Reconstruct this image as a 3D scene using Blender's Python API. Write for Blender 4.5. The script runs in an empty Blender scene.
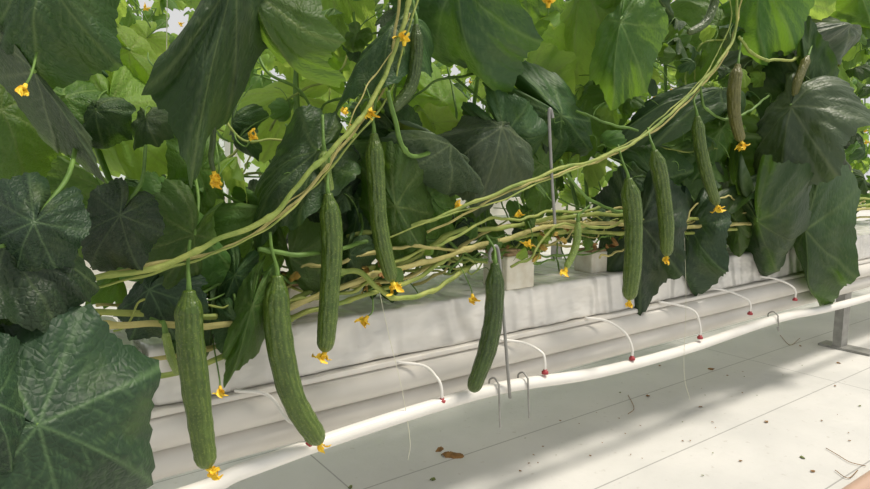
import bpy, math, random
import numpy as np
from mathutils import Vector, Matrix, Euler, noise
random.seed(7); rng=np.random.RandomState(7)
C=bpy.context.scene.collection
bpy.context.scene.view_settings.view_transform='Standard'
# ---------------------------------------------------------------- camera
CAM=np.array([0,0,0.8]); F=645.0
PITCH=math.radians(7.5); HD=math.radians(54.3)
fw=np.array([math.cos(HD)*math.cos(PITCH),math.sin(HD)*math.cos(PITCH),-math.sin(PITCH)])
rt=np.array([math.sin(HD),-math.cos(HD),0.0]); up=np.cross(rt,fw)
cd=bpy.data.cameras.new('camera'); cam=bpy.data.objects.new('camera',cd); C.objects.link(cam)
cd.sensor_width=36; cd.lens=36*F/870; cd.clip_start=0.02
M=Matrix(((rt[0],up[0],-fw[0],0),(rt[1],up[1],-fw[1],0),(rt[2],up[2],-fw[2],CAM[2]),(0,0,0,1)))
cam.matrix_world=M; bpy.context.scene.camera=cam
def W(u,v,y):
    """photo measurement -> world point on the upright plane at distance y, parallel to the row"""
    d=fw*F+rt*(u-435)+up*(244.5-v)
    return CAM+d*(y/d[1])
def G(u,v,z=0.0):
    d=fw*F+rt*(u-435)+up*(244.5-v)
    return CAM+d*((z-CAM[2])/d[2])
def dep(p): return float(np.dot(np.array(p)-CAM,fw))
# ---------------------------------------------------------------- helpers
WL={}
def wl(o): return WL.get(o.name,np.zeros(3)) if o else np.zeros(3)
def empty(name,loc,label=None,cat=None,group=None,parent=None):
    o=bpy.data.objects.new(name,None); C.objects.link(o); o.empty_display_size=0.05
    loc=np.array(loc,float)
    if parent: o.parent=parent
    o.location=Vector(loc-wl(parent)); WL[o.name]=loc
    if label:o['label']=label
    if cat:o['category']=cat
    if group:o['group']=group
    return o
def mesh(name,v,f,mat,parent=None,origin=None,label=None,cat=None,group=None,kind=None,smooth=True,uv=None,attr=None):
    v=np.array(v,float)
    org=wl(parent) if parent is not None else (np.array(origin,float) if origin is not None else v.mean(0))
    me=bpy.data.meshes.new(name); me.from_pydata((v-org).tolist(),[],[tuple(int(i) for i in q) for q in f])
    if smooth: me.polygons.foreach_set('use_smooth',[True]*len(me.polygons))
    for m in (mat if isinstance(mat,(list,tuple)) else [mat]): me.materials.append(m)
    if uv is not None:
        l=me.uv_layers.new(name='UVMap'); li=np.zeros(len(me.loops),int); me.loops.foreach_get('vertex_index',li)
        l.data.foreach_set('uv',np.array(uv)[li].ravel())
    if attr is not None:
        a=me.attributes.new('vein','FLOAT','POINT'); a.data.foreach_set('value',np.array(attr,dtype=np.float32))
    me.update()
    o=bpy.data.objects.new(name,me); C.objects.link(o)
    if parent is not None: o.parent=parent; WL[o.name]=wl(parent)
    else: o.location=Vector(org); WL[o.name]=org
    if label:o['label']=label
    if cat:o['category']=cat
    if group:o['group']=group
    if kind:o['kind']=kind
    return o
def spline(pts,n):
    P=np.array(pts,float)
    if len(P)==2: t=np.linspace(0,1,n)[:,None]; return P[0]*(1-t)+P[1]*t
    P=np.vstack([2*P[0]-P[1],P,2*P[-1]-P[-2]]); m=len(P)-3; out=[]
    for k in range(n):
        s=k/(n-1)*m; i=min(int(s),m-1); t=s-i; a,b,c,d=P[i:i+4]
        out.append(0.5*((2*b)+(c-a)*t+(2*a-5*b+4*c-d)*t*t+(3*b-a-3*c+d)*t**3))
    return np.array(out)
def sweep(path,rad,seg=10,ridge=0,amp=0,cap=True,bump=0,twist=0):
    path=np.array(path); n=len(path); T=np.gradient(path,axis=0); T/=np.linalg.norm(T,axis=1)[:,None]+1e-12
    a=np.array([0,0,1.0]) if abs(T[0][2])<.8 else np.array([1.0,0,0])
    N=np.cross(T[0],a); N/=np.linalg.norm(N); V=[];UV=[]
    if np.isscalar(rad): rad=np.full(n,rad)
    for i in range(n):
        N=N-T[i]*np.dot(N,T[i]); N/=np.linalg.norm(N); B=np.cross(T[i],N)
        for j in range(seg):
            th=2*math.pi*j/seg; r=rad[i]*(1+amp*math.cos(ridge*(th+twist*i)))
            if bump: r*=1+bump*noise.noise(Vector((3*math.cos(th),3*math.sin(th),i*.35)))
            V.append(path[i]+r*(math.cos(th)*N+math.sin(th)*B)); UV.append((j/seg,i/(n-1)))
    Fc=[]
    for i in range(n-1):
        for j in range(seg):
            k=(j+1)%seg; Fc.append((i*seg+j,i*seg+k,(i+1)*seg+k,(i+1)*seg+j))
    if cap:
        Fc.append(tuple(range(seg-1,-1,-1))); Fc.append(tuple((n-1)*seg+j for j in range(seg)))
    return V,Fc,UV
def tube(name,pts,r,mat,n=None,seg=8,**k):
    n=n or max(6,len(pts)*7); p=spline(pts,n)
    if not np.isscalar(r): r=np.interp(np.linspace(0,1,n),np.linspace(0,1,len(r)),r)
    v,f,u=sweep(p,r,seg); return mesh(name,v,f,mat,uv=u,**k)
def merge(parts):
    V=[];Fc=[];o=0
    for v,f in parts:
        V+=list(v); Fc+=[tuple(i+o for i in q) for q in f]; o+=len(v)
    return V,Fc
def box(c,s):
    c=np.array(c);s=np.array(s)/2
    v=[c+s*np.array(q) for q in [(-1,-1,-1),(1,-1,-1),(1,1,-1),(-1,1,-1),(-1,-1,1),(1,-1,1),(1,1,1),(-1,1,1)]]
    return v,[(0,3,2,1),(4,5,6,7),(0,1,5,4),(1,2,6,5),(2,3,7,6),(3,0,4,7)]
def lin(c): return tuple(((x/255)/12.92 if x/255<=.04045 else ((x/255+.055)/1.055)**2.4) for x in c)+(1,)
# ---------------------------------------------------------------- materials
def nt(name):
    m=bpy.data.materials.new(name); m.use_nodes=True; t=m.node_tree; b=t.nodes['Principled BSDF']; return m,t,b
def ramp(t,fac,stops):
    r=t.nodes.new('ShaderNodeValToRGB'); e=r.color_ramp.elements
    while len(e)<len(stops): e.new(.5)
    for i,(p,c) in enumerate(stops): e[i].position=p; e[i].color=c
    t.links.new(fac,r.inputs[0]); return r.outputs[0]
def mixc(t,f,a,b,mode='MIX'):
    m=t.nodes.new('ShaderNodeMix'); m.data_type='RGBA'; m.blend_type=mode
    for s,x in ((m.inputs[0],f),(m.inputs[6],a),(m.inputs[7],b)):
        if hasattr(x,'links'): t.links.new(x,s)
        else: s.default_value=x
    return m.outputs[2]
def mth(t,op,a,b=0.0,c=None):
    m=t.nodes.new('ShaderNodeMath'); m.operation=op
    for i,x in enumerate((a,b) if c is None else (a,b,c)):
        if hasattr(x,'links'): t.links.new(x,m.inputs[i])
        else: m.inputs[i].default_value=x
    return m.outputs[0]
def noi(t,co,sc,det=3,dim=None):
    n=t.nodes.new('ShaderNodeTexNoise'); n.inputs['Scale'].default_value=sc; n.inputs['Detail'].default_value=det
    if co is not None:t.links.new(co,n.inputs['Vector'])
    return n.outputs['Fac']
def bumpn(t,b,h,st,dist=.01):
    n=t.nodes.new('ShaderNodeBump'); n.inputs['Strength'].default_value=st; n.inputs['Distance'].default_value=dist
    t.links.new(h,n.inputs['Height']); t.links.new(n.outputs[0],b.inputs['Normal']); return n.outputs[0]
def leafmat(name,c1,c2,vc,under,trc,tr,rough=.52):
    m,t,b=nt(name); N=t.nodes; L=t.links
    tc=N.new('ShaderNodeTexCoord'); uv=tc.outputs['UV']; oi=N.new('ShaderNodeObjectInfo')
    at=N.new('ShaderNodeAttribute'); at.attribute_name='vein'; ve=at.outputs['Fac']
    vo=N.new('ShaderNodeTexVoronoi'); vo.feature='DISTANCE_TO_EDGE'; vo.inputs['Scale'].default_value=40; L.new(uv,vo.inputs['Vector'])
    net=mth(t,'MINIMUM',mth(t,'MULTIPLY',vo.outputs['Distance'],4),1)
    n=noi(t,uv,2.2,4)
    base=mixc(t,ramp(t,n,[(.3,(0,0,0,1)),(.7,(1,1,1,1))]),lin(c1),lin(c2))
    base=mixc(t,mth(t,'MULTIPLY',mth(t,'SUBTRACT',1,net),.05),base,lin(vc))
    base=mixc(t,mth(t,'MULTIPLY',ve,.55),base,lin(vc))
    pt=noi(t,uv,4,3); base=mixc(t,mth(t,'MULTIPLY',ramp(t,pt,[(.55,(0,0,0,1)),(.75,(1,1,1,1))]),.18),base,lin((120,134,62)))
    hs=N.new('ShaderNodeHueSaturation'); L.new(base,hs.inputs['Color'])
    L.new(mth(t,'ADD',mth(t,'MULTIPLY',oi.outputs['Random'],.5),.78),hs.inputs['Value'])
    L.new(mth(t,'ADD',mth(t,'MULTIPLY',oi.outputs['Random'],.03),.482),hs.inputs['Hue'])
    hs.inputs['Saturation'].default_value=.93
    ge=N.new('ShaderNodeNewGeometry')
    und=mixc(t,mth(t,'MULTIPLY',ve,.8),lin(under),lin(tuple(min(255,x*1.25) for x in under)))
    col=mixc(t,ge.outputs['Backfacing'],hs.outputs[0],und)
    L.new(col,b.inputs['Base Color']); b.inputs['Roughness'].default_value=rough; b.inputs['Specular IOR Level'].default_value=.36
    h=mth(t,'ADD',mth(t,'MULTIPLY',net,.35),mth(t,'MULTIPLY',noi(t,uv,8,4),2.8)); nn=bumpn(t,b,h,.5,.0038)
    T=N.new('ShaderNodeBsdfTranslucent'); L.new(nn,T.inputs['Normal'])
    tcol=mixc(t,mth(t,'MULTIPLY',ve,.5),lin(trc),lin(tuple(x*.55 for x in trc))); L.new(tcol,T.inputs['Color'])
    mx=N.new('ShaderNodeMixShader'); mx.inputs[0].default_value=tr
    L.new(b.outputs[0],mx.inputs[1]); L.new(T.outputs[0],mx.inputs[2]); L.new(mx.outputs[0],N['Material Output'].inputs['Surface'])
    return m
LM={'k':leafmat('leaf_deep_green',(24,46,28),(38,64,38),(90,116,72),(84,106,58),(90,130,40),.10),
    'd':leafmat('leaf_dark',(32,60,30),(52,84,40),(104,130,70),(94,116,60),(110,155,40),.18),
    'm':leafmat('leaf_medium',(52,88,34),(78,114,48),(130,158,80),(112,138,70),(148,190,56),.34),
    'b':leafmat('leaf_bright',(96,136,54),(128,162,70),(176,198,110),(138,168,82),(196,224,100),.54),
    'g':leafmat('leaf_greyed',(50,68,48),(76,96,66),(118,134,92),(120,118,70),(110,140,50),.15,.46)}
def simple(name,c,rough=.5,metal=0,c2=None,sc=20,bump=0,bsc=60,spec=.5):
    m,t,b=nt(name); tc=t.nodes.new('ShaderNodeTexCoord'); co=tc.outputs['Object']
    if c2: t.links.new(mixc(t,ramp(t,noi(t,co,sc,4),[(.35,(0,0,0,1)),(.68,(1,1,1,1))]),lin(c),lin(c2)),b.inputs['Base Color'])
    else: b.inputs['Base Color'].default_value=lin(c)
    b.inputs['Roughness'].default_value=rough; b.inputs['Metallic'].default_value=metal; b.inputs['Specular IOR Level'].default_value=spec
    if bump: bumpn(t,b,noi(t,co,bsc,4),bump,.01)
    return m
m_stem=simple('vine_stem',(162,170,86),.6,c2=(122,144,62),sc=24,bump=.4)
m_stemd=simple('vine_stem_green',(104,138,58),.6,c2=(80,112,44),sc=24,bump=.4)
m_steml=simple('vine_stem_straw',(192,182,116),.7,c2=(154,150,84),sc=24,bump=.4)
m_flow=simple('petal_yellow',(252,220,66),.6,c2=(242,190,44),sc=60,bump=.3)
m_white=simple('white_pvc',(238,236,230),.28,c2=(226,223,216),sc=5)
m_steelw=simple('painted_gutter_steel',(226,222,214),.3,c2=(208,204,196),sc=4)
m_red=simple('red_plastic',(164,56,62),.45)
m_grey=simple('galvanised_steel',(158,158,154),.45,metal=.3,c2=(134,134,130),sc=30)
m_tan=simple('substrate_fibre',(176,150,116),.9,c2=(136,112,82),sc=60,bump=.5)
m_wrap=simple('block_wrap',(232,228,214),.5,c2=(214,206,186),sc=30,bump=.2)
m_dry=simple('dry_leaf',(158,118,66),.8,c2=(112,82,44),sc=60,bump=.5)
m_straw=simple('withered_leaf_straw',(196,168,84),.8,c2=(150,118,54),sc=60,bump=.5)
m_dryg=simple('green_scrap',(120,132,70),.8,c2=(96,106,56),sc=60)
m_pipe=simple('heating_pipe_paint',(190,160,140),.4)
m_twine=simple('crop_twine',(214,212,190),.7)
def film():
    m,t,b=nt('white_plastic_film'); tc=t.nodes.new('ShaderNodeTexCoord'); co=tc.outputs['Object']
    mp=t.nodes.new('ShaderNodeMapping'); mp.inputs['Scale'].default_value=(1,1,2.2); t.links.new(co,mp.inputs[0])
    n=noi(t,mp.outputs[0],6,3); d=noi(t,co,28,5)
    c=mixc(t,ramp(t,n,[(.35,(0,0,0,1)),(.65,(1,1,1,1))]),lin((212,210,205)),lin((236,233,226)))
    c=mixc(t,ramp(t,d,[(.66,(0,0,0,1)),(.78,(.35,.35,.35,1))]),c,lin((150,142,126)))
    t.links.new(c,b.inputs['Base Color']); b.inputs['Roughness'].default_value=.22
    mp2=t.nodes.new('ShaderNodeMapping'); mp2.inputs['Scale'].default_value=(1,1,.35); mp2.inputs['Rotation'].default_value=(0,.6,0); t.links.new(co,mp2.inputs[0])
    w=t.nodes.new('ShaderNodeTexWave'); w.inputs['Scale'].default_value=4.5; w.inputs['Distortion'].default_value=11; w.inputs['Detail'].default_value=2; w.inputs['Detail Scale'].default_value=1.2; t.links.new(mp2.outputs[0],w.inputs['Vector'])
    bumpn(t,b,mth(t,'ADD',n,mth(t,'MULTIPLY',w.outputs['Fac'],.34)),.85,.025); return m
m_film=film()
def floorm():
    m,t,b=nt('white_ground_cover'); tc=t.nodes.new('ShaderNodeTexCoord'); co=tc.outputs['Object']
    s=t.nodes.new('ShaderNodeSeparateXYZ'); t.links.new(co,s.inputs[0])
    def line(ax,per,w,off):
        f=mth(t,'FRACT',mth(t,'DIVIDE',mth(t,'ADD',s.outputs[ax],off),per)); return mth(t,'LESS_THAN',mth(t,'ABSOLUTE',mth(t,'SUBTRACT',f,.5)),w)
    l=mth(t,'MAXIMUM',line('Y',.33,.006,.33*.5+.01),line('X',1.8,.0011,.2))
    base=mixc(t,ramp(t,noi(t,co,3,5),[(.3,(0,0,0,1)),(.7,(1,1,1,1))]),lin((202,202,199)),lin((218,217,213)))
    base=mixc(t,ramp(t,noi(t,co,45,6),[(.64,(0,0,0,1)),(.74,(.3,.3,.3,1))]),base,lin((150,140,124)))
    base=mixc(t,mth(t,'MULTIPLY',l,.6),base,lin((120,120,118)))
    t.links.new(base,b.inputs['Base Color']); b.inputs['Roughness'].default_value=.55
    bumpn(t,b,noi(t,co,12,5),.25,.02); return m
def cukem(name,dark,light,hi):
    m,t,b=nt(name); N=t.nodes; tc=N.new('ShaderNodeTexCoord'); uv=tc.outputs['UV']; co=tc.outputs['Object']
    s=N.new('ShaderNodeSeparateXYZ'); t.links.new(uv,s.inputs[0])
    wob=mth(t,'MULTIPLY',mth(t,'SUBTRACT',noi(t,co,60,2),.5),.06)
    st=mth(t,'ADD',mth(t,'MULTIPLY',mth(t,'COSINE',mth(t,'MULTIPLY',mth(t,'ADD',s.outputs[0],wob),2*math.pi*14)),.5),.5)
    brk=noi(t,co,90,3)
    f=mth(t,'MULTIPLY',mth(t,'POWER',mth(t,'SUBTRACT',1,st),3),ramp(t,brk,[(.38,(.1,.1,.1,1)),(.65,(1,1,1,1))]))
    base=mixc(t,ramp(t,noi(t,co,25,4),[(.3,(0,0,0,1)),(.7,(1,1,1,1))]),lin(dark),lin(light))
    base=mixc(t,mth(t,'MULTIPLY',f,.42),base,lin(hi))
    vo=N.new('ShaderNodeTexVoronoi'); vo.inputs['Scale'].default_value=220; t.links.new(co,vo.inputs['Vector'])
    sp=mth(t,'LESS_THAN',vo.outputs['Distance'],.25)
    base=mixc(t,mth(t,'MULTIPLY',sp,.3),base,lin(hi))
    base=mixc(t,mth(t,'MULTIPLY',mth(t,'POWER',s.outputs[1],6),.4),base,lin(hi))
    t.links.new(base,b.inputs['Base Color']); b.inputs['Roughness'].default_value=.36
    bumpn(t,b,mth(t,'ADD',noi(t,co,160,3),mth(t,'MULTIPLY',sp,1.2)),.6,.004); return m
m_cuke=cukem('cucumber_skin',(54,78,22),(76,100,32),(130,146,66))
m_cukd=cukem('cucumber_skin_dark',(42,62,22),(58,80,28),(98,116,52))
m_cuky=cukem('young_cucumber_skin',(98,122,56),(124,146,70),(168,180,106))
m_cukb=cukem('browning_cucumber_skin',(80,84,38),(102,100,48),(134,132,74))
# ---------------------------------------------------------------- leaf mesh
_OA=np.radians([0,6,14,26,38,47,56,70,84,96,108,124,140,152,164,174,180])
_OR=np.array([1,.93,.84,.74,.77,.845,.78,.66,.67,.73,.68,.57,.58,.57,.47,.27,.05])
SEG=[]
for a,l in ((0,.96),(47,.82),(-47,.82),(96,.70),(-96,.70),(145,.55),(-145,.55)):
    A=math.radians(a); d=np.array([math.sin(A),math.cos(A)]); SEG.append((np.zeros(2),d*l,.011))
    for i,fq in enumerate((.24,.38,.52,.66,.8)):
        for sd in (-1,1):
            B=A+sd*math.radians(43); q=np.array([math.sin(B),math.cos(B)]); p=d*l*(fq+.05*sd)
            SEG.append((p,p+q*((.36*(1-fq)+.07)*l),.007))
_cache={}
def leafbase(na,nr):
    if (na,nr) in _cache: return _cache[(na,nr)]
    th=np.linspace(-math.pi,math.pi,na+1); R=sum(np.interp(np.abs(th)+o,_OA,_OR) for o in (-.03,0,.03))/3*(1+.019*np.sin(th*34)+.013*np.sin(th*57+1))
    rr=np.linspace(0,1,nr+1)[1:]**.9
    X=[0.];Y=[0.];TH=[0.];RR=[0.]
    for r in rr:
        for i in range(na+1):
            X.append(R[i]*r*math.sin(th[i]));Y.append(R[i]*r*math.cos(th[i]));TH.append(th[i]);RR.append(r)
    X,Y,TH,RR=map(np.array,(X,Y,TH,RR)); P=np.stack([X,Y],1)
    D=np.full(len(X),9.);VV=np.zeros(len(X))
    for a,b,w in SEG:
        ab=b-a; t=np.clip(((P-a)@ab)/(ab@ab),0,1); d=np.linalg.norm(P-(a+t[:,None]*ab),axis=1)
        D=np.minimum(D,d); VV=np.maximum(VV,np.exp(-(d/w)**2)*(1 if w>.01 else .5))
    Fc=[]
    for i in range(na): Fc.append((0,1+i+1,1+i))
    for k in range(nr-1):
        for i in range(na):
            a=1+k*(na+1)+i; Fc.append((a,a+1,a+na+2,a+na+1))
    _cache[(na,nr)]=(X,Y,TH,RR,D,VV,Fc); return _cache[(na,nr)]
def leafgeo(na,nr,fold=.25,bend=.5,wave=.06,seed=0,curl=0,edge=.12,blist=.014,twist=None,crk=1.0):
    X,Y,TH,RR,D,VV,Fc=leafbase(na,nr); r=np.random.RandomState(seed)
    ph=r.rand(18)*6.28
    f=fold*(1+.3*math.sin(ph[0])); ax=1+.18*math.sin(ph[5])*np.sign(X)
    x=X*ax*math.cos(f); z=-np.abs(X*ax)*math.sin(f)
    z=z-edge*RR**4*(1+.9*np.sin(2*TH+ph[7]))
    z=z+wave*RR**2*(np.sin(5*TH+ph[1])+.6*np.sin(9*TH+ph[2])+.4*np.sin(17*TH+ph[9]))
    z=z+crk*(.07*np.sin(5*X+ph[3])*np.sin(4*Y+ph[4])+.026*np.sin(11*X+ph[10])*np.sin(12*Y+ph[11])+.012*np.sin(21*X+9*Y+ph[14])*np.sin(19*Y-6*X+ph[15]))
    z=z+blist*np.minimum(D/.06,1)*(1-RR**6)
    tw=(.65*math.sin(ph[12]) if twist is None else twist)*Y
    x,z=x*np.cos(tw)-z*np.sin(tw),x*np.sin(tw)+z*np.cos(tw)
    x=x+(curl+.3*math.sin(ph[6]))*Y*np.abs(Y)*.3
    k=bend+1e-4; y=np.sin(k*Y)/k; z=z*np.cos(k*Y*.7)-(1-np.cos(k*Y))/k
    kr=.6*math.sin(ph[8])+1e-3; z=z-kr*x*x*.6
    return np.stack([x,y,z],1),Fc,VV,np.stack([X*.5+.5,Y*.5+.5],1)
# ---------------------------------------------------------------- structure
v,f=box((4,3.2,-.01),(16,11,.02)); fl=mesh('floor',v,f,floorm(),origin=(0,0,0),kind='structure',smooth=False)
m_glass=simple('frosted_glazing',(226,232,232),.5,c2=(214,222,222),sc=.5)
v,f=box((7,8.6,.55),(22,.05,1.1)); mesh('wall_back',v,f,m_glass,kind='structure',smooth=False)
# ---------------------------------------------------------------- gutter, slabs
X0,X1=-.9,9.0
def extr(prof,xs,cap=True):
    V=[(x,p[0],p[1]) for x in xs for p in prof]; n=len(prof); Fc=[]
    for i in range(len(xs)-1):
        for j in range(n):
            k=(j+1)%n; Fc.append((i*n+j,(i+1)*n+j,(i+1)*n+k,i*n+k))
    if cap: Fc.append(tuple(range(n))); Fc.append(tuple((len(xs)-1)*n+j for j in range(n-1,-1,-1)))
    return V,Fc
gut=empty('growing_gutter',(X0,1.2,.258),'long white steel gutter with rolled front carrying the growing slabs','gutter')
prof=[(1.44,.386),(1.104,.386),(1.102,.384),(1.102,.376),(1.104,.374),(1.122,.372),(1.126,.358),(1.126,.312),(1.126,.309),(1.126,.306),(1.126,.262),(1.130,.258),(1.42,.258),(1.44,.28)]
v,f=extr(prof,np.linspace(X0,X1,12)); g=mesh('trough',v,f,m_steelw,parent=gut,smooth=False)
b=g.modifiers.new('b','BEVEL'); b.width=.0025; b.segments=3
v,f,_=sweep([(X0,1.118,.343),(4,1.118,.343),(X1,1.118,.343)],.0305,30); mesh('rolled_rail',v,f,m_steelw,parent=gut)
v,f,_=sweep([(X0,1.128,.286),(4,1.128,.286),(X1,1.128,.286)],.0290,30); mesh('rolled_rail',v,f,m_steelw,parent=gut)
slx=[-1.10,.22,1.535,2.85,4.165,5.48,6.795]
for si,xa in enumerate(slx):
    L=1.31; xs=np.linspace(0,L,120); pr=[]
    y0,y1,z0,z1=1.115,1.40,.387,.492; rc=.008
    for cx,cy,a0 in ((y0+rc,z0+rc,180),(y1-rc,z0+rc,270),(y1-rc,z1-rc,0),(y0+rc,z1-rc,90)):
        for k in range(3): a=math.radians(a0+k*45); pr.append((cx+rc*math.cos(a),cy+rc*math.sin(a)))
    den=[]
    for i in range(len(pr)):
        a=np.array(pr[i]);b=np.array(pr[(i+1)%len(pr)]); m=max(1,int(np.linalg.norm(b-a)/.01))
        for k in range(m): den.append(a+(b-a)*k/m)
    V=[]
    for x in xs:
        e=min(x,L-x); sh=.006*math.exp(-e/.008)
        for p in den:
            cy,cz=(p[0]-1.257),(p[1]-.4375); q=Vector((x*5+si*7,p[0]*5,p[1]*10)); q2=Vector((x*12+p[1]*16+si,p[0]*7,p[1]*5))
            w=.005*noise.noise(q)+.0035*(.25-abs(noise.noise(q2))); ny=cy/.143; nz=cz/.05
            V.append((xa+x,p[0]+(w-sh)*max(-1,min(1,ny)),max(.387,p[1]+(w*.7-sh*.6)*max(-1,min(1,nz)))))
    n=len(den);Fc=[]
    for i in range(len(xs)-1):
        for j in range(n):
            k=(j+1)%n;Fc.append((i*n+j,(i+1)*n+j,(i+1)*n+k,i*n+k))
    Fc.append(tuple(range(n)));Fc.append(tuple((len(xs)-1)*n+j for j in range(n-1,-1,-1)))
    mesh('growing_slab',V,Fc,m_film,label='white plastic wrapped growing slab with creased film on the gutter',cat='growing slab',group='wrapped slabs on the gutter')
def cube_block(c,s=.075):
    e=empty('propagation_block',(c[0],c[1],c[2]),'small cube of rooting fibre in pale wrap standing on the slab','plant block','rooting cubes on the slabs')
    v,f=box((c[0],c[1],c[2]+s*.46),(s,s,s*.9)); o=mesh('wrap',v,f,m_wrap,parent=e,smooth=False)
    b=o.modifiers.new('b','BEVEL'); b.width=.004; b.segments=2
    v,f=box((c[0],c[1],c[2]+s*.94),(s*.9,s*.9,s*.1)); mesh('fibre_top',v,f,m_tan,parent=e,smooth=False)
for u,vv,y,s in ((508,300,1.165,.09),(590,280,1.19,.065),(300,348,1.2,.07),(700,262,1.24,.06),(790,252,1.24,.06)):
    p=W(u,vv,y); cube_block((p[0],p[1],.490),s)
for x,y in ((2.98,1.17),(6.2,1.2)):
    e=empty('gutter_stand',(x,y,0),'galvanised metal stand with foot plate holding up the gutter','gutter stand','stands under the gutter')
    v,f=box((x,y,.128),(.06,.035,.256)); mesh('post',v,f,m_grey,parent=e,smooth=False)
    v,f=box((x,y-.03,.005),(.08,.20,.010)); mesh('foot_plate',v,f,m_grey,parent=e,smooth=False)
    v,f=box((x,y+.08,.245),(.05,.20,.02)); mesh('cradle',v,f,m_grey,parent=e,smooth=False)
pp=[(-0.9,1.03,.27)]
for u,vv in ((120,515),(245,470),(340,436),(440,404),(510,386),(600,372),(690,348),(780,318),(870,297)): pp.append(tuple(W(u,vv,1.035)))
pp.append((5.5,1.035,.275)); pp.append((9,1.035,.275))
pipe=empty('supply_pipe',pp[0],'white plastic irrigation pipe running along below the gutter','irrigation pipe')
tube('pipe_run',pp,.0140,m_white,n=160,seg=20,parent=pipe)
drips=[((309,444),(288,420),(268,395)),((442,402),(437,378),(424,366)),((545,373),(541,352),(524,343)),((632,359),(625,333),(607,321)),((700,338),(695,312),(678,305)),((750,314),(745,298),(728,291)),((795,300),(790,285),(776,279)),((836,291),(832,276),(818,270))]
for a,b,c in drips:
    A=W(*a,1.03);B=W(*b,1.04);Cc=W(*c,1.075)
    e=empty('drip_line',A,'thin white feed tube with red connector on the supply pipe','drip tube','drip tubes along the supply pipe')
    top=A+np.array([0,0,.012])
    tube('feed_tube',[top-np.array([0,0,.012]),top+np.array([-.002,0,.02]),B,Cc,Cc+np.array([-.05,.03,.01])],.0032,m_white,n=30,parent=e)
    v,f,_=sweep([A+np.array([0,0,-.002]),A+np.array([0,0,.004]),A+np.array([0,0,.005]),A+np.array([0,0,.009])],[.0080,.0080,.005,.0045],14)
    mesh('connector',v,f,m_red,parent=e)
for u0,v0,v1 in ((499,388,424),(528,382,415),(778,318,330)):
    a=W(u0,v0,1.019); bq=W(u0+1,v1,1.020)
    tube('pipe_hook',[(a[0],1.052,a[2]-.002),(a[0],1.050,a[2]+.010),(a[0],1.035,a[2]+.018),(a[0],1.020,a[2]+.008),tuple(a),tuple(bq),(bq[0]+.004,1.024,bq[2]-.004),(bq[0]+.009,1.03,bq[2]+.006)],.0022,m_grey,n=60,label='bent grey wire hook clipped over the irrigation pipe',cat='pipe hook',group='wire brackets on the irrigation pipe')
st=[W(549,112,1.0),W(550,140,1.005),W(552,180,1.012),W(555,224,1.02)]
tube('support_stake',[st[0]+np.array([.012,0,-.012]),st[0]+np.array([.006,0,.004]),st[0]]+st[1:],.0034,m_grey,n=40,label='thin galvanised rod with hooked top among the vines',cat='stake')
tube('support_stake',[W(490,262,1.03),W(490,252,1.03),W(498,250,1.03),W(503,310,1.02),W(510,398,1.014)],.0036,m_grey,n=30,label='thin galvanised rod with bent top resting against the pipe',cat='stake')
tube('heating_pipe',[(-.5,.585,.021),(3,.585,.021),(9,.585,.021)],.021,m_pipe,n=20,seg=16,label='pinkish beige heating rail pipe lying along the aisle',cat='heating pipe')
LIT=[(450,452,.05,0),(440,447,.025,0),(712,368,.018,0),(620,392,.008,1),(648,395,.014,0),(700,406,.01,0),(766,421,.012,0),(802,456,.012,1),(432,478,.014,1),(350,486,.012,1),(812,470,.01,0),(560,420,.006,0),(742,392,.006,0),(835,385,.008,0),(590,455,.006,0),(800,345,.012,0),(860,405,.008,1),(660,365,.01,0),(690,440,.005,0),(850,440,.006,0),(520,470,.006,0),(728,375,.007,0),(640,425,.005,0),(838,362,.012,0),(822,420,.007,0),(740,460,.007,0)]
for k in range(30):
    u=random.uniform(500,868); vlo=440-(u-500)*.29
    LIT.append((u,random.uniform(vlo,487),random.uniform(.003,.006),random.choice([0,0,1])))
for u,vv,s,k in LIT:
    p=G(u,vv,.004+s*.12); gv,ff,ve,uv=leafgeo(24,4,.5,.8,.12,int(u)); a=random.random()*6
    R=np.array([[math.cos(a),-math.sin(a),0],[math.sin(a),math.cos(a),0],[0,0,1]])
    mesh('dry_leaf_scrap' if k==0 else 'green_leaf_scrap',(gv*s*np.array([.7,1,.6]))@R.T+p,ff,m_dry if k==0 else m_dryg,label='small curled brown dry leaf scrap on the white floor' if k==0 else 'small dull green leaf scrap on the white floor',cat='leaf litter',group='leaf scraps on the floor')
for pts in ([(826,448),(838,455),(850,462),(866,466)],[(780,335),(790,345),(800,338)],[(628,395),(634,408),(628,414)],[(835,470),(848,478),(858,470)]):
    tube('dry_tendril',[G(a,b,.004) for a,b in pts],.0010,m_dry,n=24,seg=5,label='thin dried tendril lying on the white floor',cat='leaf litter',group='dried tendrils on the floor')
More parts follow.
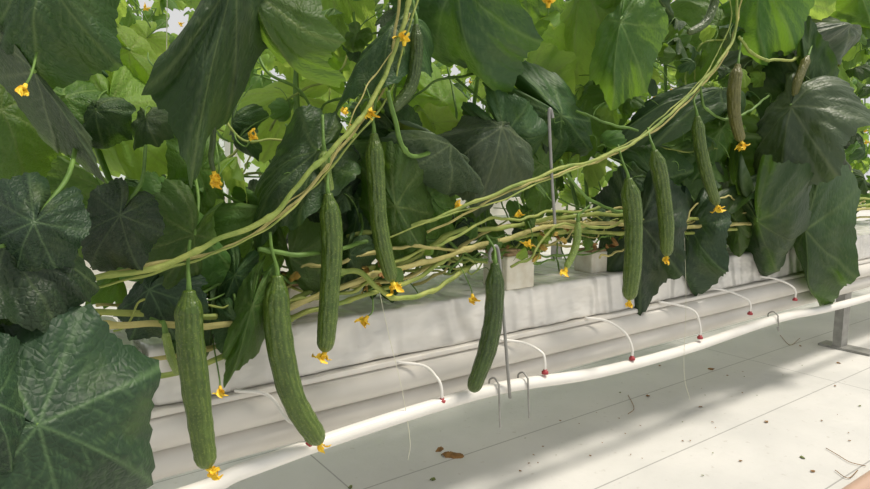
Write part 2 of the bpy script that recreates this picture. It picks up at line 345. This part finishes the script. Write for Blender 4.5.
# ---------------------------------------------------------------- flowers
def flowergeo(c,d,s,openness=.6,seed=0):
    r=random.Random(seed); d=np.array(d,float); d/=np.linalg.norm(d); a=np.array([1,0,0.]) if abs(d[0])<.8 else np.array([0,1.,0]); n=np.cross(d,a); n/=np.linalg.norm(n); b=np.cross(d,n); parts=[]
    pth=[c,c+d*s*.25,c+d*s*.4]; v,f,_=sweep(pth,[s*.12,s*.17,s*.21],8); parts.append((v,f))
    for k in range(5):
        th=2*math.pi*k/5+r.uniform(-.4,.4); e=math.cos(th)*n+math.sin(th)*b; w=np.cross(d,e); op=openness*r.uniform(.2,1.3); V=[];Fc=[]; ln=r.uniform(.4,.85); cu=r.uniform(-1.5,1.2)
        for i in range(8):
            t=i/7; ang=op*t*1.3+.1+cu*.6*t*t
            cpos=c+d*s*.32+(d*math.cos(ang)+e*math.sin(ang))*s*t*ln+e*s*.10+w*s*.18*math.sin(4*t+k); wd=s*.22*math.sin(math.pi*min(1,.3+.7*t))**.6*(1-t*.2)
            if i==7: wd*=.5
            for j in (-1,-.5,0,.5,1): V.append(cpos+w*wd*j*(1-.3*math.sin(6*t+k))+d*s*.06*math.cos(j*4+k+3*t)+e*s*.14*abs(j)*r.uniform(.4,1.4))
        for i in range(7):
            for j in range(4): q=i*5+j; Fc.append((q,q+1,q+6,q+5))
        parts.append((V,Fc))
    return merge(parts)
# ---------------------------------------------------------------- cucumbers
def cucumber(pts,wpx,y,mat,label,stem=None,flower=None,fs=.022,fdir=None,neck=.15):
    P=[W(u,v,y) for u,v in pts]; s=dep(P[len(P)//2]); R=wpx/2*s/F*.90
    e=empty('cucumber',P[0],label,'cucumber','cucumbers hanging from the vines')
    n=70; path=spline(P,n); t=np.linspace(0,1,n)
    tt=.5-.5*np.cos(np.pi*t); path=np.array([path[min(n-1,int(q*(n-1)))]*(1-(q*(n-1)%1))+path[min(n-1,int(q*(n-1))+1)]*(q*(n-1)%1) for q in tt])
    sm=lambda x:np.clip(x,0,1)**2*(3-2*np.clip(x,0,1))
    rad=R*(.44+.56*sm(tt/neck))*(1+.05*np.sin(3*tt+1)+.03*np.sin(11*tt+P[0][0]*9))*np.sqrt(np.clip(1-np.clip((tt-.93)/.072,0,1)**2,0.03,1))*np.sqrt(np.clip(1-np.clip((.012-tt)/.014,0,1)**2,.1,1))
    rad*=1-.12*sm((tt-.7)/.3)
    v,f,uv=sweep(path,rad,84,14,.024,bump=.08); mesh('fruit_body',v,f,mat,parent=e,uv=uv)
    d=path[0]-path[3]; d/=np.linalg.norm(d)
    if stem: sp=[path[0]-d*.004]+[path[0]+d*.012]+[W(a,b,c) for a,b,c in stem]
    else: sp=[path[0]-d*.004,path[0]+d*.02,path[0]+d*.03+np.array([.01,.02,.03])]
    tube('fruit_stem',sp,[.0048,.0028,.0026],m_stemd,n=20,parent=e)
    if flower:
        dd=path[-1]-path[-4]; dd/=np.linalg.norm(dd)
        if fdir is not None: dd=dd*.5+rt*fdir[0]*.8-up*fdir[1]*.8
        v,f=flowergeo(path[-1]-dd*.003,dd,fs*.9,flower*.7,int(pts[0][0])); mesh('flower',v,f,m_flow,parent=e)
cucumber([(189,290),(190,340),(198,405),(207,468)],28,.98,m_cuke,'long ribbed green cucumber hanging straight in front of the gutter',[(188,262,.99),(190,240,1.0)],.5,.03,(1,-.1))
cucumber([(277,275),(278,330),(292,395),(320,443)],27,1.0,m_cuke,'long green cucumber curving at its lower end with yellow blossom',[(272,250,1.0),(270,232,1.0)],.4,.022,(.2,.6))
cucumber([(328,193),(332,240),(329,300),(325,352)],22,1.0,m_cuke,'straight slim green cucumber with withered blossom at the tip',[(328,170,1.01),(330,150,1.01)],.7,.03,(-.5,.7))
cucumber([(374,133),(376,180),(380,230),(392,282)],19,1.02,m_cuke,'slim green cucumber hanging from the pale diagonal stem',[(373,115,1.02),(378,92,1.02)],.9,.032,(.6,.6))
cucumber([(495,263),(494,310),(487,350),(472,392)],20,1.0,m_cukd,'dark green cucumber without blossom hanging over the white slab',[(494,248,1.02),(486,235,1.04)],None)
cucumber([(628,178),(633,215),(633,260),(629,300)],19,.99,m_cuke,'straight green cucumber in front of a dark leaf',[(622,160,1.0),(618,145,1.02)],.4,.026,(.2,.6))
cucumber([(654,150),(661,180),(666,220),(667,256)],16,.98,m_cuke,'slender green cucumber with small yellow blossom beside a dark leaf',[(650,138,.99),(648,128,1.01)],.4,.026,(-.3,.7))
cucumber([(697,116),(700,145),(707,175),(717,205)],13,1.0,m_cuke,'slender bent green cucumber ending in a yellow blossom',[(694,100,1.01),(700,90,1.02)],.7,.03,(.2,.6))
cucumber([(738,64),(734,90),(735,118),(741,141)],13,1.0,m_cukb,'brownish green young cucumber with blossom hanging high up',[(740,50,1.01),(742,38,1.02)],.7,.034,(.2,.5))
cucumber([(416,24),(416,58),(410,88),(392,111)],14,1.01,m_cukd,'curved dark cucumber high among the leaves',[(414,8,1.02),(412,-8,1.03)],None)
cucumber([(717,-12),(713,8),(704,24),(688,33)],9,1.01,m_cukd,'small curved dark cucumber tucked under the top leaves',None,None)
cucumber([(578,220),(577,240),(572,256),(566,268)],8,1.03,m_cuky,'tiny pale young cucumber with a fresh blossom',[(582,212,1.05),(590,205,1.07)],.4,.03,(0,.6))
cucumber([(165,330),(168,345),(172,360),(178,374)],9,1.03,m_cuky,'tiny pale young cucumber near the slab',[(160,322,1.05),(150,318,1.06)],None)
cucumber([(324,150),(325,165),(327,178),(330,192)],12,1.02,m_cuky,'short pale young cucumber behind a longer one',None,None)
cucumber([(808,56),(802,70),(797,84),(795,98)],9,1.02,m_cukb,'small brownish cucumber among the upper leaves',[(812,46,1.04),(818,38,1.05)],None)
cucumber([(214,115),(213,140),(211,158),(214,172)],6,1.0,m_cukd,'very thin young cucumber beside a drooping leaf',None,.5,.024,(.2,.5))
# ---------------------------------------------------------------- plants
pxs=[-.05,.32,.69,1.06,1.45,1.9,2.4,3.0,3.7,4.5]
plants=[empty('cucumber_plant',(x,1.24,.495),'trained cucumber plant with broad leaves and pale stem on slab','cucumber plant','cucumber plants of the near row') for x in pxs]
def near(x): return plants[int(np.argmin([abs(x-q) for q in pxs]))]
def vine(pts,r,mat,name='stem',jit=.004,th=.68):
    P=[W(a,b,c) for a,b,c in pts]; n=len(P)*14; path=spline(P,n); ln=np.concatenate([[0],np.cumsum(np.linalg.norm(np.diff(path,axis=0),axis=1))]); o=random.uniform(0,50)
    path=path+np.array([[noise.noise(Vector((l*9+o,k*7.3,0)))*jit*2.0+noise.noise(Vector((l*26+o,k*3.3,5)))*jit*.7 for k in range(3)] for l in ln])
    rr=np.interp(np.linspace(0,1,n),np.linspace(0,1,1 if np.isscalar(r) else len(r)),[r] if np.isscalar(r) else r)*th
    rr=rr*(1+.4*np.exp(-((((ln+o)%.12)-.06)/.006)**2))*(1+.06*np.sin(ln*40+o))
    v,f,u=sweep(path,rr,15,5,.10,twist=.006); mesh(name,v,f,mat,parent=near(P[len(P)//2][0]),uv=u)
T=dict(th=.53)
vine([(-20,312,.98),(20,300,.98),(80,284,.98),(150,268,.98),(210,242,.98),(262,220,.98),(300,185,.98),(335,145,.99),(365,112,1.0),(388,70,1.0),(402,30,1.0),(414,-20,1.0)],[.0082,.0076,.0068],m_stem,**T)
vine([(-10,318,1.0),(40,298,1.0),(130,270,1.0),(210,252,1.0),(262,228,1.0),(300,198,1.0),(330,160,1.01),(358,128,1.02),(383,90,1.02),(396,40,1.02),(400,-20,1.02)],.0048,m_steml,**T)
vine([(60,292,.99),(140,278,.99),(200,258,.99),(250,236,.99),(290,212,.99),(318,184,1.0),(340,152,1.01),(372,118,1.01),(394,80,1.01),(408,30,1.01),(420,-20,1.01)],.0034,m_stem,**T)
vine([(240,232,1.0),(290,196,1.0),(325,166,1.0),(352,120,1.0),(370,84,1.0),(392,52,1.0),(410,10,1.0)],.0022,m_steml,'stem',.007,.53)
vine([(345,235,1.1),(420,222,1.06),(470,203,1.03),(520,184,1.01),(570,166,1.0),(620,150,1.0),(665,118,1.0),(705,78,1.0),(735,38,1.0),(738,-10,1.0)],[.0066,.0062,.0062],m_stem,**T)
vine([(430,232,1.07),(500,194,1.02),(560,172,1.02),(610,156,1.02),(655,130,1.02),(700,88,1.02),(728,48,1.02),(745,-10,1.02)],.0042,m_steml,**T)
vine([(380,240,1.06),(450,214,1.04),(510,196,1.01),(575,170,1.01),(630,142,1.01),(672,108,1.01),(712,66,1.01),(730,20,1.01),(730,-20,1.01)],.003,m_stem,**T)
vine([(60,330,1.02),(95,326,1.04),(150,324,1.05),(210,325,1.05),(262,318,1.05),(320,294,1.05),(370,278,1.06),(430,262,1.07),(490,243,1.08),(545,228,1.08),(600,224,1.07),(650,228,1.07),(720,226,1.06),(800,218,1.06),(900,205,1.06)],[.0075,.0075,.007],m_steml)
vine([(60,318,1.05),(110,312,1.07),(200,318,1.07),(280,306,1.07),(340,272,1.08),(400,262,1.09),(460,232,1.1),(520,226,1.1),(580,214,1.08),(650,216,1.07),(740,222,1.07),(840,208,1.07),(920,200,1.07)],.0070,m_stem)
vine([(90,385,1.06),(130,378,1.06),(180,372,1.06),(230,352,1.06),(290,318,1.06),(345,300,1.06),(400,286,1.07),(450,258,1.08),(510,238,1.1),(580,232,1.1),(680,232,1.08),(760,226,1.07),(830,204,1.07),(900,195,1.08)],.0065,m_stem)
vine([(90,365,1.06),(170,356,1.08),(240,338,1.1),(300,300,1.1),(360,288,1.1),(420,270,1.12),(500,228,1.12),(600,222,1.12),(700,232,1.1),(880,216,1.08)],.0055,m_steml)
vine([(250,315,1.06),(300,298,1.06),(345,290,1.06),(395,268,1.07),(440,246,1.07),(485,224,1.07),(540,214,1.08),(600,208,1.09)],.0045,m_stem,'stem',.009)
vine([(300,270,1.06),(340,264,1.05),(392,250,1.06),(440,250,1.08),(500,240,1.09),(560,218,1.1),(640,208,1.1)],.005,m_steml,'stem',.009)
vine([(330,275,1.05),(360,272,1.04),(378,285,1.03),(398,296,1.04),(430,290,1.06),(470,268,1.1)],.007,m_stem,'side_shoot')
vine([(390,92,1.0),(396,120,1.0),(402,148,1.01),(418,158,1.03),(440,146,1.06)],.0062,m_stemd,'side_shoot')
vine([(260,252,1.0),(300,256,1.01),(335,250,1.03),(370,240,1.05)],.0055,m_stemd,'side_shoot')
vine([(560,160,1.02),(572,182,1.03),(590,200,1.04),(612,208,1.05),(650,220,1.1)],.0055,m_stemd,'side_shoot')
vine([(700,85,1.02),(704,108,1.02),(722,118,1.03),(745,112,1.05),(770,96,1.07)],.005,m_stemd,'side_shoot')
vine([(738,38,1.0),(760,58,1.02),(790,60,1.05),(812,48,1.08)],.006,m_stem,'side_shoot')
vine([(640,130,1.02),(600,120,1.05),(575,110,1.1)],.0045,m_stemd,'side_shoot')
vine([(0,262,1.1),(60,250,1.1),(130,240,1.12),(200,246,1.12),(250,262,1.12)],.0055,m_stemd,'side_shoot')
vine([(820,-10,1.2),(835,80,1.2),(835,160,1.2),(828,240,1.2)],.007,m_stemd,'side_shoot')
vine([(770,120,1.2),(785,180,1.18),(785,220,1.2)],.009,m_stemd,'side_shoot')
for i in range(34):
    u=random.uniform(120,860); y=random.uniform(1.05,1.3) if u<560 else random.uniform(1.04,1.14); base=326-(u-140)*.158
    P=[(u-80,base+random.uniform(-10,18),y),(u-25,base-random.uniform(5,34),y+.02),(u+30,base-random.uniform(6,38),y),(u+90,base-14-random.uniform(0,30),y+.02)]
    vine(P,random.uniform(.002,.0048),random.choice([m_stem,m_stemd,m_steml]),'side_shoot',.015)
for i in range(64):
    u=random.uniform(180,850); v0=random.uniform(20,235); y=random.uniform(1.14,1.5); a=random.uniform(-1.3,1.3); l=random.uniform(30,75)
    P=[(u-l*math.cos(a),v0-l*math.sin(a),y+.08),(u-l*.3,v0-l*.3*math.sin(a)+random.uniform(-14,14),y),(u+l*.4,v0+random.uniform(-12,12),y),(u+l*math.cos(a),v0+l*math.sin(a),y+.1)]
    vine(P,random.uniform(.0025,.0042),random.choice([m_stem,m_stemd,m_stemd]),'side_shoot',.006)
for i,x in enumerate(pxs):
    for k in range(2):
        a=random.uniform(-.15,.15); P=[(x+a*.3,1.25,.53),(x+a,1.3+.05*k,.9),(x+a+random.uniform(-.1,.2),1.32,1.4),(x+a+random.uniform(-.1,.3),1.32,2.1)]
        tube('stem',P,.0055,m_stemd,n=30,seg=8,parent=plants[i])
for i in range(60):
    u=random.uniform(250,860); y=random.uniform(1.04,1.14); p=W(u,326-(u-140)*.158-random.uniform(0,32),y); s=random.uniform(.010,.024)
    gv,ff,ve,uv=leafgeo(24,4,.9,1.4,.16,i+900); R=np.array(Euler((random.random()*6,random.random()*6,random.random()*6)).to_matrix())
    mesh('withered_leaf',(gv*s*np.array([.6,1,1]))@R.T+p,ff,random.choice([m_dry,m_straw,m_straw]),parent=near(p[0]))
def heroleaf(b,t,wpx,y,kind,y2=None,fold=.46,bend=1.05,wave=.07,yaw=None,pit=None,seed=None,pet=True,curl=0,edge=.22,blist=.014,twist=None,crk=1.0):
    r=random.Random(seed or int(b[0]+b[1]*3))
    if yaw is None: yaw=r.uniform(-40,40)
    if pit is None: pit=r.uniform(0,55)
    y2=y2 or y; P0=W(b[0],b[1],y);P1=W(t[0],t[1],y2); s=dep((P0+P1)/2); L=np.linalg.norm(P1-P0)
    Yv=(P1-P0)/L; tocam=CAM-(P0+P1)/2; tocam/=np.linalg.norm(tocam)
    N=tocam+rt*math.sin(math.radians(yaw))+np.array([0,0,math.sin(math.radians(pit))]); N-=Yv*np.dot(N,Yv); N/=np.linalg.norm(N)
    Xv=np.cross(Yv,N); wd=wpx*s/F/1.44/max(.8,math.cos(fold))/max(.8,abs(np.dot(N,tocam)))
    g,ff,ve,uv=leafgeo(130,24,fold,bend,wave,seed if seed is not None else int(b[0]*3+b[1]+1000),curl,edge,blist,twist,crk)
    sc=L/(math.sin(bend+1e-4)/(bend+1e-4))
    Vw=P0+np.outer(g[:,0]*wd,Xv)+np.outer(g[:,1]*sc,Yv)+np.outer(g[:,2]*(sc+wd)/2,N)
    pl=near(P0[0]); o=mesh('leaf',Vw,ff,LM[kind],parent=pl,uv=uv,attr=ve)
    if pet:
        e=P0-Yv*.10-N*.09+np.array([0,.06,.02]); tube('petiole',[P0,P0-Yv*.02-N*.02,P0-Yv*.06-N*.06,e],[.0022,.0026,.003],m_stemd,n=16,parent=o)
    return o
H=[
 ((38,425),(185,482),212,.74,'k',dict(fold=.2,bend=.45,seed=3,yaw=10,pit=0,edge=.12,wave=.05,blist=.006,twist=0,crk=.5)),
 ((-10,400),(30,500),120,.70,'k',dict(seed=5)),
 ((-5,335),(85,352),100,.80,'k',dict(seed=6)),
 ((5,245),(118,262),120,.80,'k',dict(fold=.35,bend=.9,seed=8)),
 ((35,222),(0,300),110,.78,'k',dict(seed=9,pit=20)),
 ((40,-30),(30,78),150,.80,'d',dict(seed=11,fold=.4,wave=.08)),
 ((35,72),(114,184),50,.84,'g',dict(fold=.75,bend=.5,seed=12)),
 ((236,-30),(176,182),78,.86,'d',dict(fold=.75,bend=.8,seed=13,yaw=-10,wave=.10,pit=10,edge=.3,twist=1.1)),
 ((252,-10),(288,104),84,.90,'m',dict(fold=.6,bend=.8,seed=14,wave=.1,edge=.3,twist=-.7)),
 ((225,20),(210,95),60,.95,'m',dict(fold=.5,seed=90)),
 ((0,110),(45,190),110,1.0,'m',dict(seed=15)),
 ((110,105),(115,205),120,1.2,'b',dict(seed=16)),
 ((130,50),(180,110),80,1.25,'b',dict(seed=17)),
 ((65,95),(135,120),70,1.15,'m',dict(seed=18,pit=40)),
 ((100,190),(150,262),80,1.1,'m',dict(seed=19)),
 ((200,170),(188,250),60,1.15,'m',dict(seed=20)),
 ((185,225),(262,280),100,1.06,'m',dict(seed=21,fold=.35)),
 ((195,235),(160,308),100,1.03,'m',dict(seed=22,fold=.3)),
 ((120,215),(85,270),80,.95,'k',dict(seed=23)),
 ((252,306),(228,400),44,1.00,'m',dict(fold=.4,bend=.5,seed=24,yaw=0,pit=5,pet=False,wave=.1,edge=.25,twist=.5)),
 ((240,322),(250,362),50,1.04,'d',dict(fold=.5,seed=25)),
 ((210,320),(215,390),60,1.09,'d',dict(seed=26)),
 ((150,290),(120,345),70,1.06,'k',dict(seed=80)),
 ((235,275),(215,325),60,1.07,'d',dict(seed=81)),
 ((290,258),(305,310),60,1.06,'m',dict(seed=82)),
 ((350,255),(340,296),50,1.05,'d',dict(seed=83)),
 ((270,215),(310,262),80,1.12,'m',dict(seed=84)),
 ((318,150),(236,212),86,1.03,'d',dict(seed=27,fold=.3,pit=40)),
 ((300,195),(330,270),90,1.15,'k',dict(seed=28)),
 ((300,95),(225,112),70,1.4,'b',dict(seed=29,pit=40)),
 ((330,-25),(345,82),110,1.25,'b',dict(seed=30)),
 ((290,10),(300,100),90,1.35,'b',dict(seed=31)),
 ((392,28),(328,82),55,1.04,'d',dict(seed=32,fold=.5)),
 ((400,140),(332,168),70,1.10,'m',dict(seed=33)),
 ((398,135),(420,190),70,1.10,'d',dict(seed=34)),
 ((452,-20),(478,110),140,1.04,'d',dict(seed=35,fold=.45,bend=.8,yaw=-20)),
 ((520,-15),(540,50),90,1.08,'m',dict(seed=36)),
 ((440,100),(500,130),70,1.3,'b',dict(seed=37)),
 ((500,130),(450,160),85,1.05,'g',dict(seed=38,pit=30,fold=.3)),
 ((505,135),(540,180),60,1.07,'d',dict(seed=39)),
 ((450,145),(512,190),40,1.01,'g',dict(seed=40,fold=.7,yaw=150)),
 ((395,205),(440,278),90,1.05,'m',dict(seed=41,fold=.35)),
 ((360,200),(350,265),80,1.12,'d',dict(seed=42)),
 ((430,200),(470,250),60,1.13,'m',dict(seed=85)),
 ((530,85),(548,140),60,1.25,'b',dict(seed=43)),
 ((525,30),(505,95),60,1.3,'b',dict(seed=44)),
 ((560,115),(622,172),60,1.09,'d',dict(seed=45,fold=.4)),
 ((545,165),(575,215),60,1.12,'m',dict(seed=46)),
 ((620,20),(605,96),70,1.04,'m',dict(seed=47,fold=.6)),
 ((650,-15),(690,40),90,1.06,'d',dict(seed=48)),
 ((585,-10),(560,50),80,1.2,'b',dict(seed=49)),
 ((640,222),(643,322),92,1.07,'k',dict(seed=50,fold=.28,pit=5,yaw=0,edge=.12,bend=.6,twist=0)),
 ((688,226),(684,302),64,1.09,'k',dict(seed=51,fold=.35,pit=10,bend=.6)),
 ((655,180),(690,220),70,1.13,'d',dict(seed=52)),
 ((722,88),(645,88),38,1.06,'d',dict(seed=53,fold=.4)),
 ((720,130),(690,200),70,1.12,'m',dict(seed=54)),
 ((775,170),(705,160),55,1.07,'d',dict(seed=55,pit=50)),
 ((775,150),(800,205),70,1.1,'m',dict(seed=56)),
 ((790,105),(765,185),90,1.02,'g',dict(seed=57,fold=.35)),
 ((808,95),(828,195),70,1.04,'d',dict(seed=58,fold=.4)),
 ((757,222),(782,304),76,1.02,'d',dict(seed=59,fold=.5,pit=10,bend=1.0,wave=.07,twist=.4)),
 ((806,228),(814,334),76,1.02,'d',dict(seed=60,fold=.5,pit=10,bend=1.0,wave=.07,twist=-.4)),
 ((735,220),(745,268),34,1.07,'m',dict(seed=61)),
 ((845,150),(880,195),70,1.04,'g',dict(seed=62)),
 ((850,25),(790,30),70,1.04,'g',dict(seed=64,pit=10)),
 ((860,-10),(880,60),90,1.08,'m',dict(seed=65)),
 ((760,-20),(745,50),90,1.1,'m',dict(seed=66)),
 ((790,-10),(800,50),80,1.15,'b',dict(seed=67)),
 ((840,80),(850,130),70,1.15,'b',dict(seed=68)),
 ((620,-20),(630,28),70,1.1,'b',dict(seed=69)),
 ((720,20),(700,70),60,1.2,'m',dict(seed=70)),
 ((590,90),(570,150),70,1.25,'m',dict(seed=71)),
 ((680,150),(640,200),60,1.2,'m',dict(seed=72)),
]
for b,t,w,y,k,kw in H: heroleaf(b,t,w,y,k,**kw)
def pm(name,na,nr,kind,seed):
    g,ff,ve,uv=leafgeo(na,nr,random.uniform(.3,.9),random.uniform(.6,1.7),.08,seed,edge=.26)
    ps,pf,_=sweep(spline([(0,0,0),(0,-.15,-.05),(0,-.5,-.35),(0,-.8,-.9),(.1,-.9,-1.4)],10),.019,6)
    V,Fc=merge([(list(g),ff),([np.array(q) for q in ps],pf)])
    me=bpy.data.meshes.new(name); me.from_pydata([list(map(float,q)) for q in V],[],[tuple(int(i) for i in q) for q in Fc])
    me.polygons.foreach_set('use_smooth',[True]*len(me.polygons)); me.materials.append(LM[kind]); me.materials.append(m_stemd)
    me.polygons.foreach_set('material_index',[0]*len(ff)+[1]*(len(Fc)-len(ff)))
    a=me.attributes.new('vein','FLOAT','POINT'); a.data.foreach_set('value',np.concatenate([ve,np.zeros(len(ps))]).astype(np.float32))
    l=me.uv_layers.new(name='UVMap'); li=np.zeros(len(me.loops),int); me.loops.foreach_get('vertex_index',li)
    l.data.foreach_set('uv',np.concatenate([uv,np.zeros((len(ps),2))])[li].ravel()); me.update(); return me
var={k:[pm('leaf',72,12,k,200+i*7+ord(k)) for i in range(8)] for k in 'kdmb'}
def leafmtx(p,s):
    q=random.random(); az=random.uniform(0,2*math.pi)
    if q<.40: tip=Vector((random.gauss(0,.5),random.gauss(-.2,.4),-1)).normalized(); n=Vector((random.uniform(-1.2,.6),-1,random.uniform(-.1,1.1)))
    elif q<.82: tip=Vector((math.cos(az),math.sin(az),random.uniform(-.9,-.1))).normalized(); n=Vector((random.gauss(0,.25),random.gauss(-.1,.25),1))
    else: tip=Vector((math.cos(az),math.sin(az),random.uniform(-1,.5))).normalized(); n=Vector((random.uniform(-1,1),-1,random.uniform(-.5,1)))
    n=(n-tip*n.dot(tip)).normalized(); x=tip.cross(n)
    m=Matrix((x,tip,n)).transposed().to_4x4(); m=m@Matrix.Diagonal((s,s,s,1)); m.translation=Vector(p); return m
def addleaf(x,y,z,s,k):
    pl=near(x); o=bpy.data.objects.new('leaf',random.choice(var[k])); C.objects.link(o); o.parent=pl
    o.matrix_local=Matrix.Translation(-Vector(wl(pl)))@leafmtx((x,y,z),s)
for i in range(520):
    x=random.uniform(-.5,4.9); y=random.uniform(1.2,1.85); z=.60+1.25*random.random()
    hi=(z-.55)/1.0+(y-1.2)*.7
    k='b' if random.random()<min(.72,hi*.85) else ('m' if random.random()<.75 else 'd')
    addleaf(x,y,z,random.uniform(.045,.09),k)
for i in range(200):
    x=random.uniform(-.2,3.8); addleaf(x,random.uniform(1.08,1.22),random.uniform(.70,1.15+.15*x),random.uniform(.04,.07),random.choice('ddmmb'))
for i in range(130):
    addleaf(random.uniform(-.4,4.6),random.uniform(1.19,1.5),random.uniform(.56,.70),random.uniform(.045,.075),random.choice('kdmm'))
for i in range(40):   # young leaves on the stem bundle itself
    u=random.uniform(290,840); p=W(u,316-(u-140)*.158-random.uniform(0,34),random.uniform(1.06,1.12)); addleaf(p[0],p[1],p[2],random.uniform(.018,.038),random.choice('dmmb'))
for i,(u,v_,y,s,dx,dy) in enumerate([(404,46,1.0,.03,.1,-1),(370,107,1.0,.028,0,1),(168,70,.97,.024,1,0),(218,176,1.02,.026,0,1),(250,140,1.02,.024,.5,-.5),(368,316,1.05,.030,-.5,.6),(472,294,1.04,.028,.2,1),(519,210,1.04,.024,0,1),(530,240,1.05,.028,-.4,.8),(829,208,1.02,.036,0,1),(816,86,1.0,.04,0,.5),(26,84,.80,.018,-.2,1),(220,386,1.02,.022,.2,.7),(548,8,1.05,.04,0,-1),(740,146,1.0,.02,-.5,.5),(455,208,1.05,.02,.5,-.5)]):
    p=W(u,v_,y); d=rt*dx-up*dy-fw*.4; v,f=flowergeo(p,d,s*.85,.45,i+50); o=mesh('flower',v,f,m_flow,parent=near(p[0]))
    d=d/np.linalg.norm(d); tube('flower_stalk',[p+d*.003,p-d*.015,p-d*.03+np.array([.004,.03,.02]),p-d*.03+np.array([.01,.06,.035])],.0013,m_stemd,n=14,seg=6,parent=o)
for i in range(10):
    u=random.uniform(200,850); v0=random.uniform(140,290)-(u-200)*.1; y=random.uniform(1.03,1.1); p=W(u,v0,y); P=[]
    for k in range(9): P.append(p+np.array([.007*k,.005*math.cos(k*1.3),.007*math.sin(k*1.1)-.004*k]))
    tube('tendril',P,.0008,m_stemd,n=50,seg=5,parent=near(p[0]))
for i in range(6):
    x=.3+i*.6; y=1.36; tube('crop_twine',[(x,y,.49),(x+.05,y,1.3),(x+.12,y,2.4)],.0009,m_twine,n=8,seg=5,label='thin pale twine holding up the vines',cat='twine',group='twines along the row')
for pts in ([(378,285,1.05),(390,340,1.03),(402,390,1.03),(410,440,1.02),(408,460,1.02)],[(684,222,1.06),(686,300,1.03),(684,370,1.02),(690,400,1.02)]):
    tube('crop_twine',[W(*q) for q in pts],.0006,m_twine,n=30,seg=5,label='loose end of thin pale twine dangling before the gutter',cat='twine',group='twine ends dangling from the stems')
# ---------------------------------------------------------------- neighbouring rows
def rowplant(seed,bias):
    r=random.Random(seed); parts=[];idx=[];VE=[];UVs=[]
    for k in range(84):
        g,ff,ve,uv=leafgeo(30,5,r.uniform(.3,.8),r.uniform(.5,1.5),.08,seed*99+k,edge=.2)
        random.seed(seed*1000+k); m=leafmtx((r.uniform(-.34,.34),r.uniform(-.28,.28),r.uniform(.1,2.0)),r.uniform(.06,.105)); A=np.array(m)
        g=g@A[:3,:3].T+A[:3,3]; parts.append((list(g),ff)); idx+= [0 if r.random()<bias else 1]*len(ff); VE.append(ve);UVs.append(uv)
    def add(v,f,k): parts.append((v,f)); idx.extend([k]*len(f)); VE.append(np.zeros(len(v))); UVs.append(np.zeros((len(v),2)))
    v,f,_=sweep(spline([(0,0,0),(.05,.02,.8),(-.04,0,1.5),(.05,0,2.4)],14),.007,6); add(v,f,2)
    for k in range(12):
        z=r.uniform(.3,2.1); v,f,_=sweep(spline([(0,0,z),(r.uniform(-.2,.2),-.15,z+.1),(r.uniform(-.35,.35),-.3,z+.02)],7),.004,5); add(v,f,2)
        if k<8: v,f=flowergeo(np.array([r.uniform(-.3,.3),-.3,r.uniform(.4,2.2)]),(r.uniform(-1,1),-.5,r.uniform(-1,1)),.04,.8,k); add(v,f,3)
    V,Fc=merge(parts); o=mesh('cucumber_plant',V,Fc,[LM['b'],LM['m'],m_stemd,m_flow],origin=(0,0,0),uv=np.concatenate(UVs),attr=np.concatenate(VE))
    o.data.polygons.foreach_set('material_index',idx); return o
prot=[rowplant(i+1,.55) for i in range(4)]
cnt=0
for y,n,x0 in ((2.85,11,.2),(4.4,15,.2),(6.0,19,.4)):
    for i in range(n):
        o=prot[cnt] if cnt<4 else prot[cnt%4].copy()
        if cnt>=4: C.objects.link(o)
        random.seed(cnt+500); o.location=(x0+i*.72,y+random.uniform(-.05,.05),.46); o.rotation_euler=(0,0,random.choice([0,.2,-.2]))
        o['label']='tall leafy cucumber plant trained upright in a neighbouring row'; o['category']='cucumber plant'; o['group']='cucumber plants of the neighbouring rows'; cnt+=1
for y in (2.85,4.4,6.0):
    e=empty('growing_gutter',(0,y,0),'white gutter on legs under a neighbouring row of plants','gutter')
    v,f=extr([(y-.14,.30),(y+.14,.30),(y+.14,.46),(y-.14,.46)],np.linspace(-.5,14,4)); mesh('trough',v,f,m_steelw,smooth=False,parent=e)
    for x in (0,3,6,9,12):
        v,f=box((x,y,.15),(.05,.05,.3)); mesh('leg',v,f,m_grey,smooth=False,parent=e)
for x in (1.2,4.2,7.2):
    v,f=box((x,3.6,1.5),(.06,.08,3.0)); mesh('greenhouse_column',v,f,m_white,smooth=False,label='white steel greenhouse column standing between the rows',cat='column',group='greenhouse columns')
# ---------------------------------------------------------------- light
w=bpy.data.worlds.new('world'); bpy.context.scene.world=w; w.use_nodes=True
bg=w.node_tree.nodes['Background']; bg.inputs[0].default_value=(.98,.98,.97,1); bg.inputs[1].default_value=.72
sl=bpy.data.lights.new('sun','SUN'); sl.energy=3.4; sl.angle=math.radians(12); sl.color=(1,.92,.80)
so=bpy.data.objects.new('sun',sl); C.objects.link(so); so.location=(0,4,6)
so.rotation_euler=Vector((.40,-.24,.88)).to_track_quat('Z','Y').to_euler()
